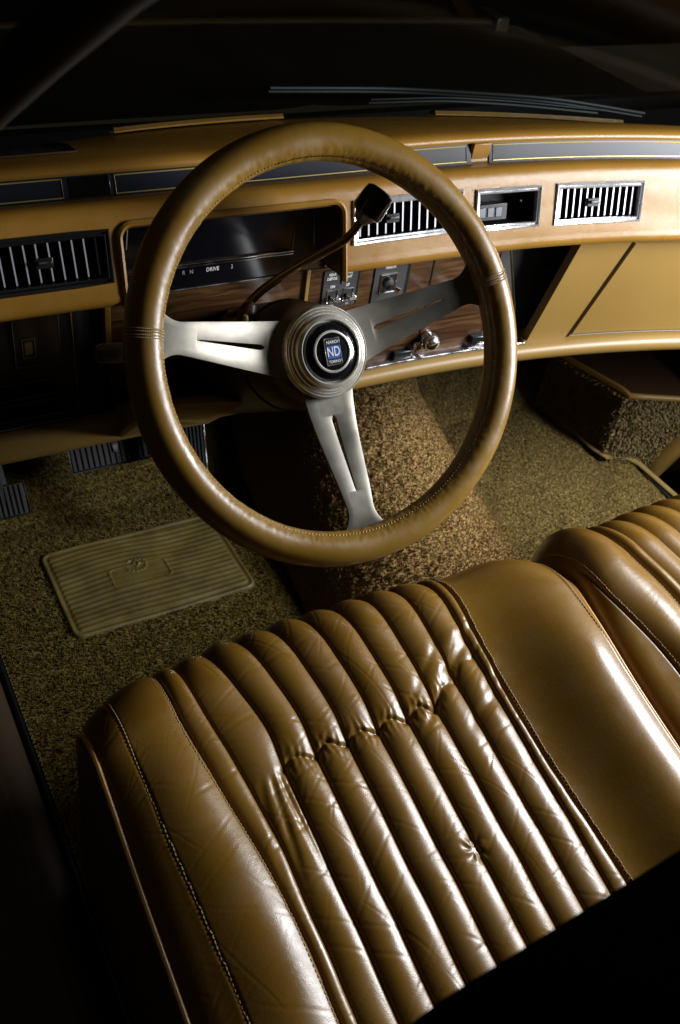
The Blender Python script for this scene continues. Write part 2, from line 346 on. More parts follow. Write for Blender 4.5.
def driver_h(X, Y):
    X = X + .0012 * pn(Y * 18, X * 0 + 3.3, 2)
    v0 = V0(Y); s2 = S2(Y); rs = RS(Y)
    lines = [v0] + [fan(v, Y) for v in VX]
    h = np.zeros_like(X)
    # left bolster
    t = (X + .290) / (s2 + .290); h += np.where((t >= 0) & (t < 1), .021 * np.sin(math.pi * (np.clip(t, 0, 1) ** 1.5 * .80 + .06)) ** .9 * (1 - .6 * sm(-.22, -.10, Y)), 0)
    t = (X - s2) / (v0 - s2); h += np.where((t >= 0) & (t < 1), .001 + .0040 * roll(t, 2.2), 0)
    for k in range(8):
        a, c = lines[k], lines[k + 1]; t = (X - a) / (c - a)
        A = (.0052 if k else .0044) * (1 + .05 * pn(Y * 9 + k * 3, X * 0 + k, 12))
        h += np.where((t >= 0) & (t < 1), A * roll(t, 2.0), 0)
    a = lines[8]; t = (X - a) / (rs - a); h += np.where((t >= 0) & (t < 1), .0036 * roll(t, 2.2) , 0)
    t = np.clip((X - rs) / (.236 - rs), 0, 1); big = (.030 * np.sin(math.pi * t ** 1.5 * .90) ** 1.15) * (1 - .62 * sm(-.24, -.10, Y)) + .004 * t
    h += np.where(X >= rs, big, 0)
    for c_ in lines: h += groove(X, c_, .0011, .0024)
    h += groove(X, S1(Y), .0014, .0012) + groove(X, s2, .0016, .0035) + groove(X, rs, .0018, .003) + groove(X, .2215, .0012, .0016)
    # tuck crease across the pleats
    yc = -.2215 + .004 * np.sin(X * 190 + .9) + .55 * np.clip(X - .02, 0, .1) ** 1.0 * 1.0
    mk = sm(-.152, -.138, X) * sm(.103, .088, X); deep = sm(.05, .02, X)
    d = Y - yc; jit = .0018 * pn(X * 90, Y * 60, 15)
    h -= mk * (.0030 * np.exp(-((d + jit) / .0024) ** 2) * (.35 + .65 * deep) + .0024 * np.exp(-(d / .018) ** 2))
    h += mk * deep * .0004 * np.sin(X * 900 + 3 * pn(X * 60, Y * 60, 18)) * np.exp(-(d / .011) ** 2)
    # soft oblique folds on the right pleats
    for (xx, y0, sl, w, a_, l) in ((.035, -.213, .75, .0050, .0045, .034), (.062, -.187, .62, .0055, .0050, .034), (.085, -.165, .5, .0050, .0040, .028), (.075, -.238, .5, .006, .0030, .030), (.03, -.185, .8, .0045, .0018, .03), (.095, -.215, .55, .005, .0028, .02)):
        dd = (Y - (y0 + sl * (X - xx))); mr_ = sm(.112, .092, X); h -= mr_ * a_ * .42 * np.exp(-(dd / w) ** 2) * np.exp(-((X - xx) / l) ** 4)
        h += mr_ * a_ * .15 * np.exp(-((dd - .010) / .007) ** 2) * np.exp(-((X - xx) / l) ** 4)
    # pulled folds at the left end of the tuck
    for (xb, wd, a_, sl) in ((-.148, .0030, .0040, -.03), (-.156, .0036, .0038, .10), (-.166, .0040, .0016, .2)):
        xl = xb + sl * (Y + .228) ; k = sm(-.34, -.25, Y) * sm(-.222, -.232, Y) if True else 1
        h -= .7 * a_ * np.exp(-((X - xl) / wd) ** 2) * k * (.7 + .3 * pn(Y * 60, X * 0 + wd * 900, 3))
    # worn star on one pleat
    ax_, ay_ = X + .0135, Y + .350; rd = np.hypot(ax_, ay_); an = np.arctan2(ay_, ax_)
    h += .0011 * np.cos(an * 6 + 2 * pn(X * 90, Y * 90, 21)) * np.exp(-((rd - .006) / .006) ** 2)
    pleat = sm(-.2, -.17, X) * sm(.12, .09, X)
    h += creases(X, Y, .62 * sm(.13, .09, X) + .08 + .45 * pleat, 30)
    h += .0006 * pn(X * 18 + Y * 12, Y * 26 - X * 8, 40) * (.15 + pleat)
    k = sm(.02, .10, X) * pleat; u = (X * .6 + Y * .8); h += .0008 * k * pn(u * 40, (X - Y) * 9, 50)
    return h
seatD, PD, XD = make_seat('driver', -.2885, .2375, -.025, .262, None, driver_h, 'car_seat', 'driver seat of pleated tan leather with deep tuck creases, nearest the camera', 'front seats')
def stitches(P, xs, fx, name, parent, j0=48, j1=None, step=.0042, ln=.0030, w=.0005, m='thread'):
    V = MB(); last = None; j1 = j1 or P.shape[1] - 2; acc = 0; pts = []
    for j in range(j0, j1):
        yb = SP[j, 0]; p, nn = onP(P, xs, float(fx(yb)), j, .0004); pts.append((p, nn))
    L = [0]; 
    for k in range(1, len(pts)): L.append(L[-1] + np.linalg.norm(pts[k][0] - pts[k - 1][0]))
    L = np.array(L); A = np.array([p for p, _ in pts]); Nn = np.array([q for _, q in pts])
    f = lambda s_: np.array([np.interp(s_, L, A[:, k]) for k in range(3)]); fn = lambda s_: np.array([np.interp(s_, L, Nn[:, k]) for k in range(3)])
    for s_ in np.arange(0, L[-1] - step, step):
        a, c = f(s_), f(s_ + ln); n_ = fn(s_); mid = (a + c) / 2 + n_ * .0002; V.tube([a - n_ * .0003, mid, c - n_ * .0003], w, 5)
    return V.build(name, m, parent)
def rope(P, xs, x, parent, name, r=.0022, j0=20, m='piping', off=.0004, xoff=0):
    V = MB(); pts = []
    for j in range(j0, P.shape[1] - 1, 2):
        i = int(np.clip(np.searchsorted(xs, x), 0, len(xs) - 1)); p = P[i, j].copy(); p[0] += xoff; pts.append(p + np.array([0, SN[j, 0], SN[j, 1]]) * off)
    V.tube(pts, r, 8); return V.build(name, m, parent)
stitches(PD, XD, S1, 'stitching', seatD); stitches(PD, XD, lambda y: S2(y) - .0035, 'stitching', seatD); stitches(PD, XD, lambda y: RS(y) + .004, 'stitching', seatD); stitches(PD, XD, lambda y: .2240, 'stitching', seatD)
rope(PD, XD, -.2885, seatD, 'piping', r=.0026, off=.0024, xoff=-.0010); rope(PD, XD, .2375, seatD, 'piping', r=.0018, xoff=.001)
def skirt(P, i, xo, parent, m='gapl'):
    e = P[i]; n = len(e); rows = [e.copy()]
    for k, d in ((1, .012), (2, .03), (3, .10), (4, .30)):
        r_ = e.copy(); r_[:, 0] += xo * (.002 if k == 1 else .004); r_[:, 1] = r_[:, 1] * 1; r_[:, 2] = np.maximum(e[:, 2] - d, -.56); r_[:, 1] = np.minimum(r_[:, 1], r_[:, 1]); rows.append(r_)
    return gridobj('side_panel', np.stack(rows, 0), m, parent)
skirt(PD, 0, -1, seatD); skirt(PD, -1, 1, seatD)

PV = [.3585 + .0326 * k for k in range(9)]
pS1 = lambda Y: .2780 + .022 * sm(-.20, -.36, Y) * 1.0 + .0 * Y
pS1 = lambda Y: .288 - .036 * sm(-.30, -.09, Y)
pS2 = lambda Y: .352 - .026 * sm(-.22, -.09, Y)
def pass_h(X, Y):
    h = np.zeros_like(X); s1 = pS1(Y); s2 = pS2(Y)
    t = (X - .2485) / (s1 - .2485); h += np.where((t >= 0) & (t < 1), .004 + .010 * np.clip(t, 0, 1) ** .8, 0)
    t = (X - s1) / (s2 - s1); h += np.where((t >= 0) & (t < 1), .012 * (1 - t) + .020 * roll(t, 2.0), 0)
    xo = s2 - .352
    t = (X - s2) / (.3585 + .014 + xo - s2); h += np.where((t >= 0) & (t < 1), .0085 * roll(t, 2.2), 0)
    lines = [p + .014 + xo for p in PV]
    for k in range(8):
        a, c = lines[k], lines[k + 1]; t = (X - a) / (c - a); h += np.where((t >= 0) & (t < 1), .0052 * roll(t, 2.0), 0)
    t = np.clip((X - lines[8]) / (.765 - lines[8]), 0, 1); h += np.where(X >= lines[8], .03 * np.sin(math.pi * t * .9), 0)
    h += groove(X, s1, .0016, .004) + groove(X, s2, .0014, .002)
    h += creases(X, Y, .18, 60) + .0003 * pn(X * 20, Y * 30, 61)
    return h
seatP, PP, XP = make_seat('passenger', .2475, .765, .505, .258, None, pass_h, 'car_seat', 'passenger seat of smoother tan pleated leather, partly cut off at the right edge', 'front seats')
stitches(PP, XP, lambda y: pS1(y) + .003, 'stitching', seatP); stitches(PP, XP, lambda y: pS2(y) - .004, 'stitching', seatP)
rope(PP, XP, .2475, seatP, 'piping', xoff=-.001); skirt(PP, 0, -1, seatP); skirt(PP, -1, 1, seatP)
# backrests
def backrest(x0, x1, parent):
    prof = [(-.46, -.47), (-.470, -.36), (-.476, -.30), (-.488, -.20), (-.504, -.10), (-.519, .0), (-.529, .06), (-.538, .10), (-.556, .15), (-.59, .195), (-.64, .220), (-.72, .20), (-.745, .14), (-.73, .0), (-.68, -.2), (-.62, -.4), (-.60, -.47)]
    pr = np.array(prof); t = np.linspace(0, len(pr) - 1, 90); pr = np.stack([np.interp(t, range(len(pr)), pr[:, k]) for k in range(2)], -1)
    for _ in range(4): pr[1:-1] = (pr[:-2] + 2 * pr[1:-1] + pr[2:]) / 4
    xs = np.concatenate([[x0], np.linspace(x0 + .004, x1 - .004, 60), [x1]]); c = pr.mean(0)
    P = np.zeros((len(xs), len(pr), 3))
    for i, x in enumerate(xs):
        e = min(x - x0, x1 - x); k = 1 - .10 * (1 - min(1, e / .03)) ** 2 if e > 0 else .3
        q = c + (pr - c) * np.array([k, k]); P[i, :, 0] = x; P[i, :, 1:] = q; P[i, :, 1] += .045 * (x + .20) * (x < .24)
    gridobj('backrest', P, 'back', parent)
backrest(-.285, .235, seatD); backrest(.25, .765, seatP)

# ================================================================== DASHBOARD
D = thing('dashboard', 'tan padded dashboard with black inlay strip, air vents and walnut switch panel', 'dashboard', (.2, .2, -.2))
def yoff(x): return -.3 * np.maximum(0, np.asarray(x, float) - .2) ** 2
def bendv(v): v = np.array(v, float); v[:, 1] += yoff(v[:, 0]); return v
class Frame:                                       # a face y = y0 + s (z - z0), d measured outwards
    def __init__(f, y0, z0, s): f.y0, f.z0, f.s = y0, z0, s; q = math.hypot(1, s); f.n = (0, -1 / q, s / q)
    def p(f, x, z, d=0): return (x, f.y0 + f.s * (z - f.z0) + float(yoff(x)) + f.n[1] * d, z + f.n[2] * d)
    def box(f, mb, x0, x1, z0, z1, d0, d1, nx=1, sh=0):
        def fn(v): return np.array([f.p(a[0] + sh * (a[2] - z0), a[2], -a[1]) for a in v])
        return mb.box(x0, x1, -d1, -d0, z0, z1, nx, fn)
    def line(f, mb, pts, r, d=0, closed=False, sub=1):
        P = []
        n = len(pts); m = n if closed else n - 1
        for i in range(m):
            a, c = pts[i], pts[(i + 1) % n]; k = max(1, int(math.hypot(c[0] - a[0], c[1] - a[1]) / .03)) if sub else 1
            for j in range(k): P.append(f.p(a[0] + (c[0] - a[0]) * j / k, a[1] + (c[1] - a[1]) * j / k, d))
        if not closed: P.append(f.p(*pts[-1], d))
        return mb.tube(P, r, 6, closed)
    def rect(f, mb, x0, x1, z0, z1, r, d=0): return f.line(mb, [(x0, z0), (x1, z0), (x1, z1), (x0, z1)], r, d, True)
FP = Frame(.150, -.005, .28); FS = Frame(.215, .066, .4); FW = Frame(.195, -.1, 0)
def rr_pts(x0, x1, z0, z1, r, n=7, corners=(1, 1, 1, 1)):
    P = []
    for k, (cx, cz, a0) in enumerate(((x1 - r, z0 + r, -90), (x1 - r, z1 - r, 0), (x0 + r, z1 - r, 90), (x0 + r, z0 + r, 180))):
        if corners[k]:
            for a in np.linspace(a0, a0 + 90, n): P.append((cx + r * math.cos(R(a)), cz + r * math.sin(R(a))))
        else: P.append(((x1, z0), (x1, z1), (x0, z1), (x0, z0))[k])
    return P
prof = [(.200, -.021), (.180, -.020), (.166, -.018), (.157, -.0155), (.1515, -.012), (.1492, -.007), (.1500, -.003)]
prof += [(.150 + .28 * (z + .005), z) for z in np.arange(0., .0635, .0028)]
prof += [(.1705, .0665), (.1728, .0705), (.1765, .0738), (.1815, .0755), (.188, .0752), (.197, .0722), (.207, .0688), (.2150, .0655), (.2165, .068), (.2195, .076), (.2225, .0850), (.2195, .0875), (.2190, .0900), (.2210, .0930), (.2255, .0950), (.233, .0957), (.243, .0950)]
prof = np.array(prof); KF = len(prof)
xs = np.arange(-.46, 1.24, .0028); nf = 24
P = np.zeros((len(xs), KF + nf, 3))
far = .352 - .42 * (xs - .08) ** 2
for j in range(KF): P[:, j, 0] = xs; P[:, j, 1] = prof[j, 0] + yoff(xs); P[:, j, 2] = prof[j, 1]
y1 = prof[-1, 0] + yoff(xs)
for j in range(nf):
    t = (j + 1) / nf; P[:, KF + j, 0] = xs; P[:, KF + j, 1] = y1 + (np.maximum(far, y1 + .03) - y1) * t; P[:, KF + j, 2] = .095 - .020 * t ** 1.4 - (.02 if j == nf - 1 else 0)
P[:, :, 1] += .0012 * pn(P[:, :, 0] * 9, P[:, :, 2] * 25, 70) * sm(.062, .04, P[:, :, 2])
holes = [(-.405, -.158, .0115, .057, .003), (.101, .238, .0165, .0585, .003), (.257, .3435, .0145, .0565, .003), (.366, .486, .0140, .0570, .003), (-.148, .0895, -.03, .0605, .013)]
Xc = (P[:-1, :-1, 0] + P[1:, 1:, 0]) / 2; Zc = (P[:-1, :-1, 2] + P[1:, 1:, 2]) / 2; Yc = (P[:-1, :-1, 1] + P[1:, 1:, 1]) / 2 - yoff(Xc)
keep = np.ones(Xc.shape, bool)
for (a, c, z0, z1, r) in holes:
    d = rrect(Xc, Zc, (a + c) / 2, (z0 + z1) / 2, (c - a) / 2, (z1 - z0) / 2, r); keep &= ~((d < 0) & (Yc < (.21 if z0 < 0 else .1705)) & ((Yc < .1705) | (Zc < .01)))
gridobj('padded_top', P, 'pad', D, keep=keep)
def well(outline, depth, m, name='recess', back=True, parent=D, bm='matte'):
    A = np.array([FP.p(x, z, .0008) for x, z in outline + outline[:1]]); B = A + np.array([0, depth, 0]); mb = MB(); mb.grid(np.stack([A, B], 0))
    o = mb.build(name, m, parent)
    if back: q = MB(); q.poly([FP.p(x, z, -depth * .9) for x, z in outline], (0, .002, 0)); q.build('back_panel', bm, parent)
    return o
bead = lambda outline, r, m, name, d=.0, parent=D, closed=True: (lambda mb: (FP.line(mb, outline, r, d, closed), mb.build(name, m, parent))[1])(MB())
# --- air vents
def vent(x0, x1, z0, z1, slats, m_fr, m_sl, tabx, label, sh=0, fr=.0042):
    out = rr_pts(x0, x1, z0, z1, .002, 3)
    v = well(out, .034, 'black', 'air_vent'); v['label'] = label
    mb = MB()
    for k, (r, d, ins) in enumerate(((.0022, .0006, .0003), (.0016, .0006, .0038))): FP.rect(mb, x0 + ins, x1 - ins, z0 + ins, z1 - ins, r, d)
    FP.box(mb, x0, x1, z0, z0 + fr, -.004, -.0002, 8); FP.box(mb, x0, x1, z1 - fr, z1, -.004, -.0002, 8)
    FP.box(mb, x0, x0 + fr, z0, z1, -.004, -.0004); FP.box(mb, x1 - fr, x1, z0, z1, -.004, -.0004)
    o = mb.build('frame', m_fr, v); 
    mb = MB()
    for x in np.linspace(x0 + fr + .006, x1 - fr - .006, slats):
        FP.box(mb, x - .0009, x + .0009, z0 + fr, z1 - fr, -.020, -.0045, 1, sh)
    o2 = mb.build('slats', 'black', v)
    if True:
        mb = MB()
        for x in np.linspace(x0 + fr + .006, x1 - fr - .006, slats): FP.box(mb, x - (.0007 if m_sl == 'edge' else .0009), x + (.0007 if m_sl == 'edge' else .0009), z0 + fr + .002, z1 - fr - .002, -.0044, -.0038, 1, sh)
        mb.build('slat_edge_trim', 'slat', v)
    mb = MB(); zc = (z0 + z1) / 2; FP.box(mb, tabx - .008, tabx + .008, zc - .0045, zc + .0045, -.006, -.001); FP.box(mb, tabx - .006, tabx + .006, zc - .0012, zc + .0022, -.001, .0022)
    mb.build('direction_tab', 'black', v, bevel=.0005)
    mb = MB(); FP.box(mb, tabx - .0055, tabx + .0055, zc + .0006, zc + .0022, .0023, .0028); mb.build('tab_highlight', 'chrome', v)
    return v
vent(-.405, -.158, .0115, .057, 22, 'black', 'edge', -.218, 'black framed air vent with thin bright slats at the left end', sh=-.03)
vent(.101, .238, .0165, .0585, 12, 'satin', 'slat', .150, 'chrome air vent half hidden behind the steering wheel rim')
vent(.366, .486, .0140, .0570, 12, 'satin', 'slat', .420, 'bright chrome air vent at the right end of the dashboard')
# --- ashtray / lighter recess with chrome frame
out = rr_pts(.257, .3435, .0145, .0565, .002, 3)
v = well(out, .030, 'black', 'lighter_recess'); v['label'] = 'open black recess in a chrome frame between two vents'
mb = MB()
for r, d, ins in ((.0020, .001, .0003), (.0014, .0006, .0036)): FP.rect(mb, .257 + ins, .3435 - ins, .0145 + ins, .0565 - ins, r, d)
FP.box(mb, .257, .3435, .0145, .0190, -.004, -.0002, 4); FP.box(mb, .257, .3435, .0525, .0565, -.004, -.0002, 4); FP.box(mb, .257, .2612, .0145, .0565, -.004, -.0004); FP.box(mb, .3393, .3435, .0145, .0565, -.004, -.0004)
mb.build('frame', 'satin', v)
mb = MB(); FP.box(mb, .263, .306, .022, .040, -.024, -.008); mb.build('drawer', 'black', v, bevel=.001)
mb = MB()
for x in (.268, .279, .290): FP.box(mb, x, x + .008, .026, .036, -.0078, -.0070)
mb.build('keys', 'plate', v, bevel=.0005)
mb = MB(); FP.line(mb, [(.3265, .040), (.3275, .0405)], .0015, -.012); mb.build('lamp_lens', 'white', v)
# --- instrument opening
out = rr_pts(-.148, .0895, -.0185, .0605, .013, 8, (0, 1, 1, 0))
i0 = [k for k, q in enumerate(out) if q[0] > .089 and q[1] < 0][0]
ol = out[i0:]
A_ = np.array([FP.p(x, z, .0008) for x, z in ol]); mb = MB(); mb.grid(np.stack([A_, A_ + np.array([0, .045, 0])], 0)); mb.build('instrument_hood', 'brown', D)
bead(ol, .0030, 'pad', 'hood_lip', .0012, D, False); bead([(x * .985 - .0005, z - .0035) for x, z in ol], .0016, 'brown', 'lip_groove', -.003, D, False)
mb = MB(); mb.box(-.150, .092, .199, .203, -.03, .066); c0 = mb.build('instrument_backing', 'brown', D)
mb = MB(); mb.box(-.150, .048, .1935, .1965, .0005, .066); mb.build('display', 'gloss', D)
mb = MB(); mb.box(-.150, .048, .1925, .1965, -.0275, -.0030); mb.build('gear_display', 'gloss', D)
mb = MB()
for z, r in ((-.0012, .0010), (-.0040, .0008), (-.0285, .0010)): mb.tube([(-.150, .1915, z), (.050 if z > -.01 else .040, .1915, z)], r, 6)
mb.tube([(.0495, .1925, .001), (.0495, .1925, .0465)], .0009, 6); mb.build('chrome_moulding', 'chrome', D)
for tx, bx, m_ in (('R', -.073, 'faint'), ('N', -.0645, 'faint'), ('DRIVE', -.0415, 'white'), ('2', -.020, 'faint')):
    text('gear_letter', tx, .0062, (bx, .1922, -.0105), (1, 0, 0), (0, 0, 1), m_, D, .85)
mb = MB()
for (a, bx, c) in ((-.138, .018, .044), (-.132, .022, .048)): mb.tube([(a, .1925, bx), (a + .002, .1925, c)], .0006, 5)
mb.build('needle', 'faint', D)
mb = MB(); mb.box(-.145, -.138, .1928, .1934, .011, .0125); mb.build('warning_mark', mat('red_ink', (.35, .02, .01), .5), D)
mb = MB(); mb.tube([(.078, .197, .0), (.073, .197, .035), (.074, .197, .05)], .0015, 6); mb.build('seam', 'black', D)
# --- black inlay strips with gold outline
def strip(x0, x1, gx0, gx1, label):
    mb = MB(); FS.box(mb, x0, x1, .0650, .0860, -.004, .0008, max(2, int((x1 - x0) / .03))); o = mb.build('inlay_strip', 'strip', D); o['label'] = label
    mb = MB(); FS.rect(mb, gx0, gx1, .0680, .0832, .00065, .0010); mb.build('gold_outline', 'gold', o); return o
a = strip(-.46, .279, -.455, -.1825, 'long black inlay strip with fine gold outlines left of centre')
mb = MB(); FS.rect(mb, -.1325, .2725, .0680, .0832, .00065, .0010); mb.build('gold_outline', 'gold', a)
mb = MB(); FS.box(mb, -.1765, -.1375, .0672, .084, .0004, .0014); mb.build('sensor_window', 'gloss', a, bevel=.0004)
strip(.3035, 1.2, .3085, 1.19, 'black inlay strip with gold outline on the passenger side')
mb = MB()
mb.poly([(.2795, .2175 + float(yoff(.28)), .0645), (.3030, .2175 + float(yoff(.3)), .0645), (.3030, .2160 + float(yoff(.3)), .0875), (.2795, .2160 + float(yoff(.28)), .0875)], (0, .01, .0)); mb.build('strip_divider', 'pad', D, bevel=.001)
# --- walnut switch panel
def wpan(name, m, x0, x1, z0, z1, d0, d1, bevel=0, nx=None, parent=D):
    mb = MB(); FW.box(mb, x0, x1, z0, z1, d0, d1, nx or max(1, int(abs(x1 - x0) / .04))); return mb.build(name, m, parent, bevel=bevel)
wpan('wood_panel', 'wood', -.150, .336, -.166, -.0295, -.010, 0, nx=14)
wpan('wood_panel', 'wood', .0935, .336, -.0285, -.016, -.010, -.0005, nx=6)
wpan('panel_edge', 'tanpl', .0700, .0745, -.066, -.027, .0002, .0035, .0006)
sp = wpan('switch_plate', 'plate', .0935, .1370, -.079, -.0325, 0, .0016, .0004); sp['label'] = 'grey plate with two slide switches'
def wtext(s_, x, z, sz, m_='white'): text('lettering', s_, sz * 1.1, FW.p(x, z, .0021), (1, 0, 0), (0, 0, 1), m_, sp, .85, bold=.00010, depth=.00015)
for s_, x, z in (('REAR', .1035, -.0375), ('DEFOG', .1035, -.0425), ('ON', .1055, -.0525), ('PWR', .1255, -.0375), ('ANT', .1255, -.0425), ('UP', .1250, -.0525)): wtext(s_, x, z, .0042)
wtext('OFF', .107, -.0765, .0030, 'faint'); wtext('DN', .127, -.0765, .0030, 'faint')
for x in (.1065, .1270):
    mb = MB(); FW.rect(mb, x - .0062, x + .0062, -.0725, -.0575, .0010, .0018); mb.build('switch_frame', 'chrome', sp)
    mb = MB(); FW.box(mb, x - .005, x + .005, -.0715, -.0585, .0016, .0019); mb.build('switch_slot', 'matte', sp)
    mb = MB(); FW.box(mb, x - .0035, x + .0065, -.0680, -.0630, .002, .0115); mb.build('slide_lever', 'chrome', sp, bevel=.0008)
wpan('black_filler', 'black', .1372, .1400, -.079, -.0325, 0, .0012)
sp = wpan('switch_plate', 'plate', .1600, .2040, -.083, -.0325, 0, .0016, .0004); sp['label'] = 'grey plate with one square toggle'
wtext('MIRROR', .180, -.0385, .0042)
mb = MB(); FW.rect(mb, .1695, .1905, -.0700, -.0475, .0013, .0020); mb.build('toggle_frame', 'chrome', sp)
mb = MB(); FW.box(mb, .1700, .1900, -.0695, -.0480, .0016, .0020); mb.build('toggle_well', 'gloss', sp)
mb = MB(); mb.lathe([(.0068, 0), (.0062, .003), (.003, .004)], FW.p(.180, -.0590, .002), (0, -1, 0), (1, 0, 0), 20); mb.build('toggle_boot', 'rubber', sp)
mb = MB(); mb.tube([FW.p(.180, -.0590, .004), FW.p(.186, -.0625, .012)], .0014, 8); mb.tube([FW.p(.185, -.062, .011), FW.p(.1885, -.0635, .0165)], [.0028, .0036], 12); mb.build('toggle_stick', 'chrome', sp)
wpan('black_filler', 'black', .2042, .2085, -.083, -.0325, 0, .0014)
wpan('bright_trim', 'chrome', .160, .2085, -.0322, -.0312, 0, .0016)
wpan('panel_joint', 'black', .2410, .2425, -.166, -.0295, 0, .0008)
mb = MB(); mb.lathe([(.0095, 0), (.0098, .003), (.0085, .006), (.0092, .007), (.0105, .011), (.0098, .016), (.0065, .019), (.002, .0197)], FW.p(.252, -.145, .001), (0, -1, 0), (1, 0, 0), 26); k = mb.build('radio_knob', 'chrome', D)
mb = MB(); 
for q in range(18):
    t = q * math.pi / 9; c = np.array(FW.p(.252, -.145, 0)); d = np.array((math.cos(t), 0, math.sin(t))); mb.tube([c + d * .0104 + (0, -.007, 0), c + d * .0104 + (0, -.015, 0)], .0009, 5)
mb.build('knurling', 'alu', k)
mb = MB(); mb.lathe([(.006, 0), (.0062, .004), (.004, .007)], FW.p(.2385, -.153, .001), (0, -1, 0), (1, 0, 0), 18); mb.build('radio_knob', 'chrome', D)
wpan('push_button', 'black', .318, .340, -.1600, -.1500, 0, .008, .0015); wpan('button_trim', 'chrome', .3185, .3395, -.1625, -.1605, 0, .008, .0004)
wpan('push_button', 'black', .205, .232, -.166, -.156, 0, .006, .0015); wpan('button_trim', 'chrome', .205, .232, -.1680, -.1662, .0, .006)
# dark satin end of the panel, chrome corner line
pts = [(.3365, -.020), (.3440, -.020), (.3865, -.145), (.3870, -.156), (.3830, -.163), (.3765, -.166), (.3365, -.166)]
mb = MB(); mb.poly([FW.p(x, z, .0006) for x, z in pts], (0, .012, 0)); mb.build('panel_end_plate', 'plate', D)
mb = MB(); FW.line(mb, pts[1:6], .0011, .001); mb.build('corner_trim', 'chrome', D)
mb = MB(); mb.poly([(.347, .215, -.02), (.50, .205, -.02), (.46, .205, -.17), (.38, .215, -.17)], (0, .004, 0)); mb.build('recess_back', 'matte', D)
# lower rail and roll
def sweep(pr, x0, x1, name, m, nx=60):
    pr = np.array(pr); q = np.linspace(x0, x1, nx); P = np.zeros((nx, len(pr), 3))
    for j in range(len(pr)): P[:, j, 0] = q; P[:, j, 1] = pr[j, 0] + yoff(q); P[:, j, 2] = pr[j, 1]
    return gridobj(name, P, m, D)
sweep([(.197, -.1655), (.186, -.1660), (.1845, -.1672), (.1843, -.1692), (.1850, -.1705), (.197, -.1708)], -.03, .402, 'chrome_rail', 'chrome')
rp = [(.20, -.1710), (.186, -.1713), (.1805, -.1735), (.1770, -.1775), (.1760, -.1825), (.1775, -.1880), (.1815, -.1925), (.190, -.1950), (.24, -.195)]
sweep(rp, -.035, 1.22, 'lower_roll', 'tanpl', 90)
lp = [(.20, -.166), (.189, -.1665), (.1835, -.170), (.181, -.178), (.181, -.190), (.185, -.1985), (.194, -.203), (.26, -.200)]
sweep(lp, -.46, -.060, 'lower_roll', 'tanpl', 40)
# left lower switch area
wpan('lower_panel', 'black', -.46, -.1835, -.166, -.020, -.008, 0); wpan('lower_panel', 'matte', -.183, -.150, -.166, -.020, -.012, -.002)
mb = MB(); FW.line(mb, [(-.46, -.1625), (-.196, -.1625), (-.1885, -.157), (-.187, -.148), (-.1895, -.030)], .0011, .001); mb.build('panel_outline', 'dgold', D)
lp_ = []
for (x0, x1, z0, z1, lab) in ((-.246, -.202, -.090, -.0365, 'square headlight switch panel'), (-.330, -.205, -.1270, -.1085, 'slim black slide panel'), (-.330, -.203, -.152, -.1335, 'lowest slim black slide panel')):
    q = wpan('control_panel', 'gloss', x0, x1, z0, z1, .0002, .002); q['label'] = lab
    mb = MB(); FW.rect(mb, x0, x1, z0, z1, .0007, .0022); mb.build('outline', 'dgold', q); lp_.append(q)
mb = MB(); FW.rect(mb, -.2385, -.2265, -.080, -.0590, .0006, .003); FW.box(mb, -.236, -.229, -.076, -.063, .002, .003); mb.build('headlight_switch', 'dgold', lp_[0])
mb = MB(); FW.box(mb, -.157, -.1505, -.092, -.019, .0, .006); mb.build('pillar_trim', 'pad', D, bevel=.001)
mb = MB(); c = FW.p(-.118, -.125, .0); mb.tube([(c[0] + .034 * math.cos(R(a)), c[1] - .004, c[2] + .045 * math.sin(R(a))) for a in np.linspace(150, 235, 16)], .0008, 5); mb.build('bezel_ring', 'dgold', D)
# under-column trim
mb = MB(); mb.add([(-.150, .105, -.098), (-.030, .105, -.118), (-.012, .19, -.165), (-.15, .19, -.150), (-.145, .118, -.125), (-.075, .118, -.140), (-.040, .19, -.205), (-.15, .19, -.20)], [(0, 1, 2, 3), (4, 7, 6, 5), (0, 4, 5, 1), (1, 5, 6, 2), (2, 6, 7, 3), (3, 7, 4, 0)]); mb.build('column_trim', 'tanpl', D, bevel=.004)
# passenger side lower panel with glove box door
gp = Frame(.178, -.025, -.12)
mb = MB(); gp.box(mb, .412, 1.22, -.176, -.020, -.012, 0, 24, 0.16); g = mb.build('glove_panel', 'tanpl', D)
gx = lambda z: .508 + .26 * (z + .05)
n = 26; Pd = np.zeros((n, 4, 3))
for i in range(n):
    t = i / (n - 1)
    for j, (z, d) in enumerate(((-.166, .0002), (-.1645, .0028), (-.0275, .0028), (-.026, .0002))): Pd[i, j] = gp.p(gx(z) + (1.15 - gx(z)) * t, z, d)
e = np.zeros((2, 4, 3)); e[1] = Pd[0]; e[0] = [gp.p(gx(z) - .0015, z, .0) for z in (-.166, -.1645, -.0275, -.026)]
mb = MB(); mb.grid(Pd); mb.grid(e); gd = mb.build('glove_box_door', 'tanpl', D, angle=30)
mb = MB(); mb.tube([gp.p(gx(z) - .0018, z, .0010) for z in np.linspace(-.170, -.026, 8)], .0008, 6); mb.tube([gp.p(x, -.1685, .0006) for x in np.linspace(gx(-.168), 1.15, 24)], .0010, 6); mb.build('door_gap', 'brown', gd)
mb = MB(); gp.box(mb, .72, .75, -.105, -.09, .003, .006, 1); mb.build('lock', 'chrome', gd, bevel=.001)
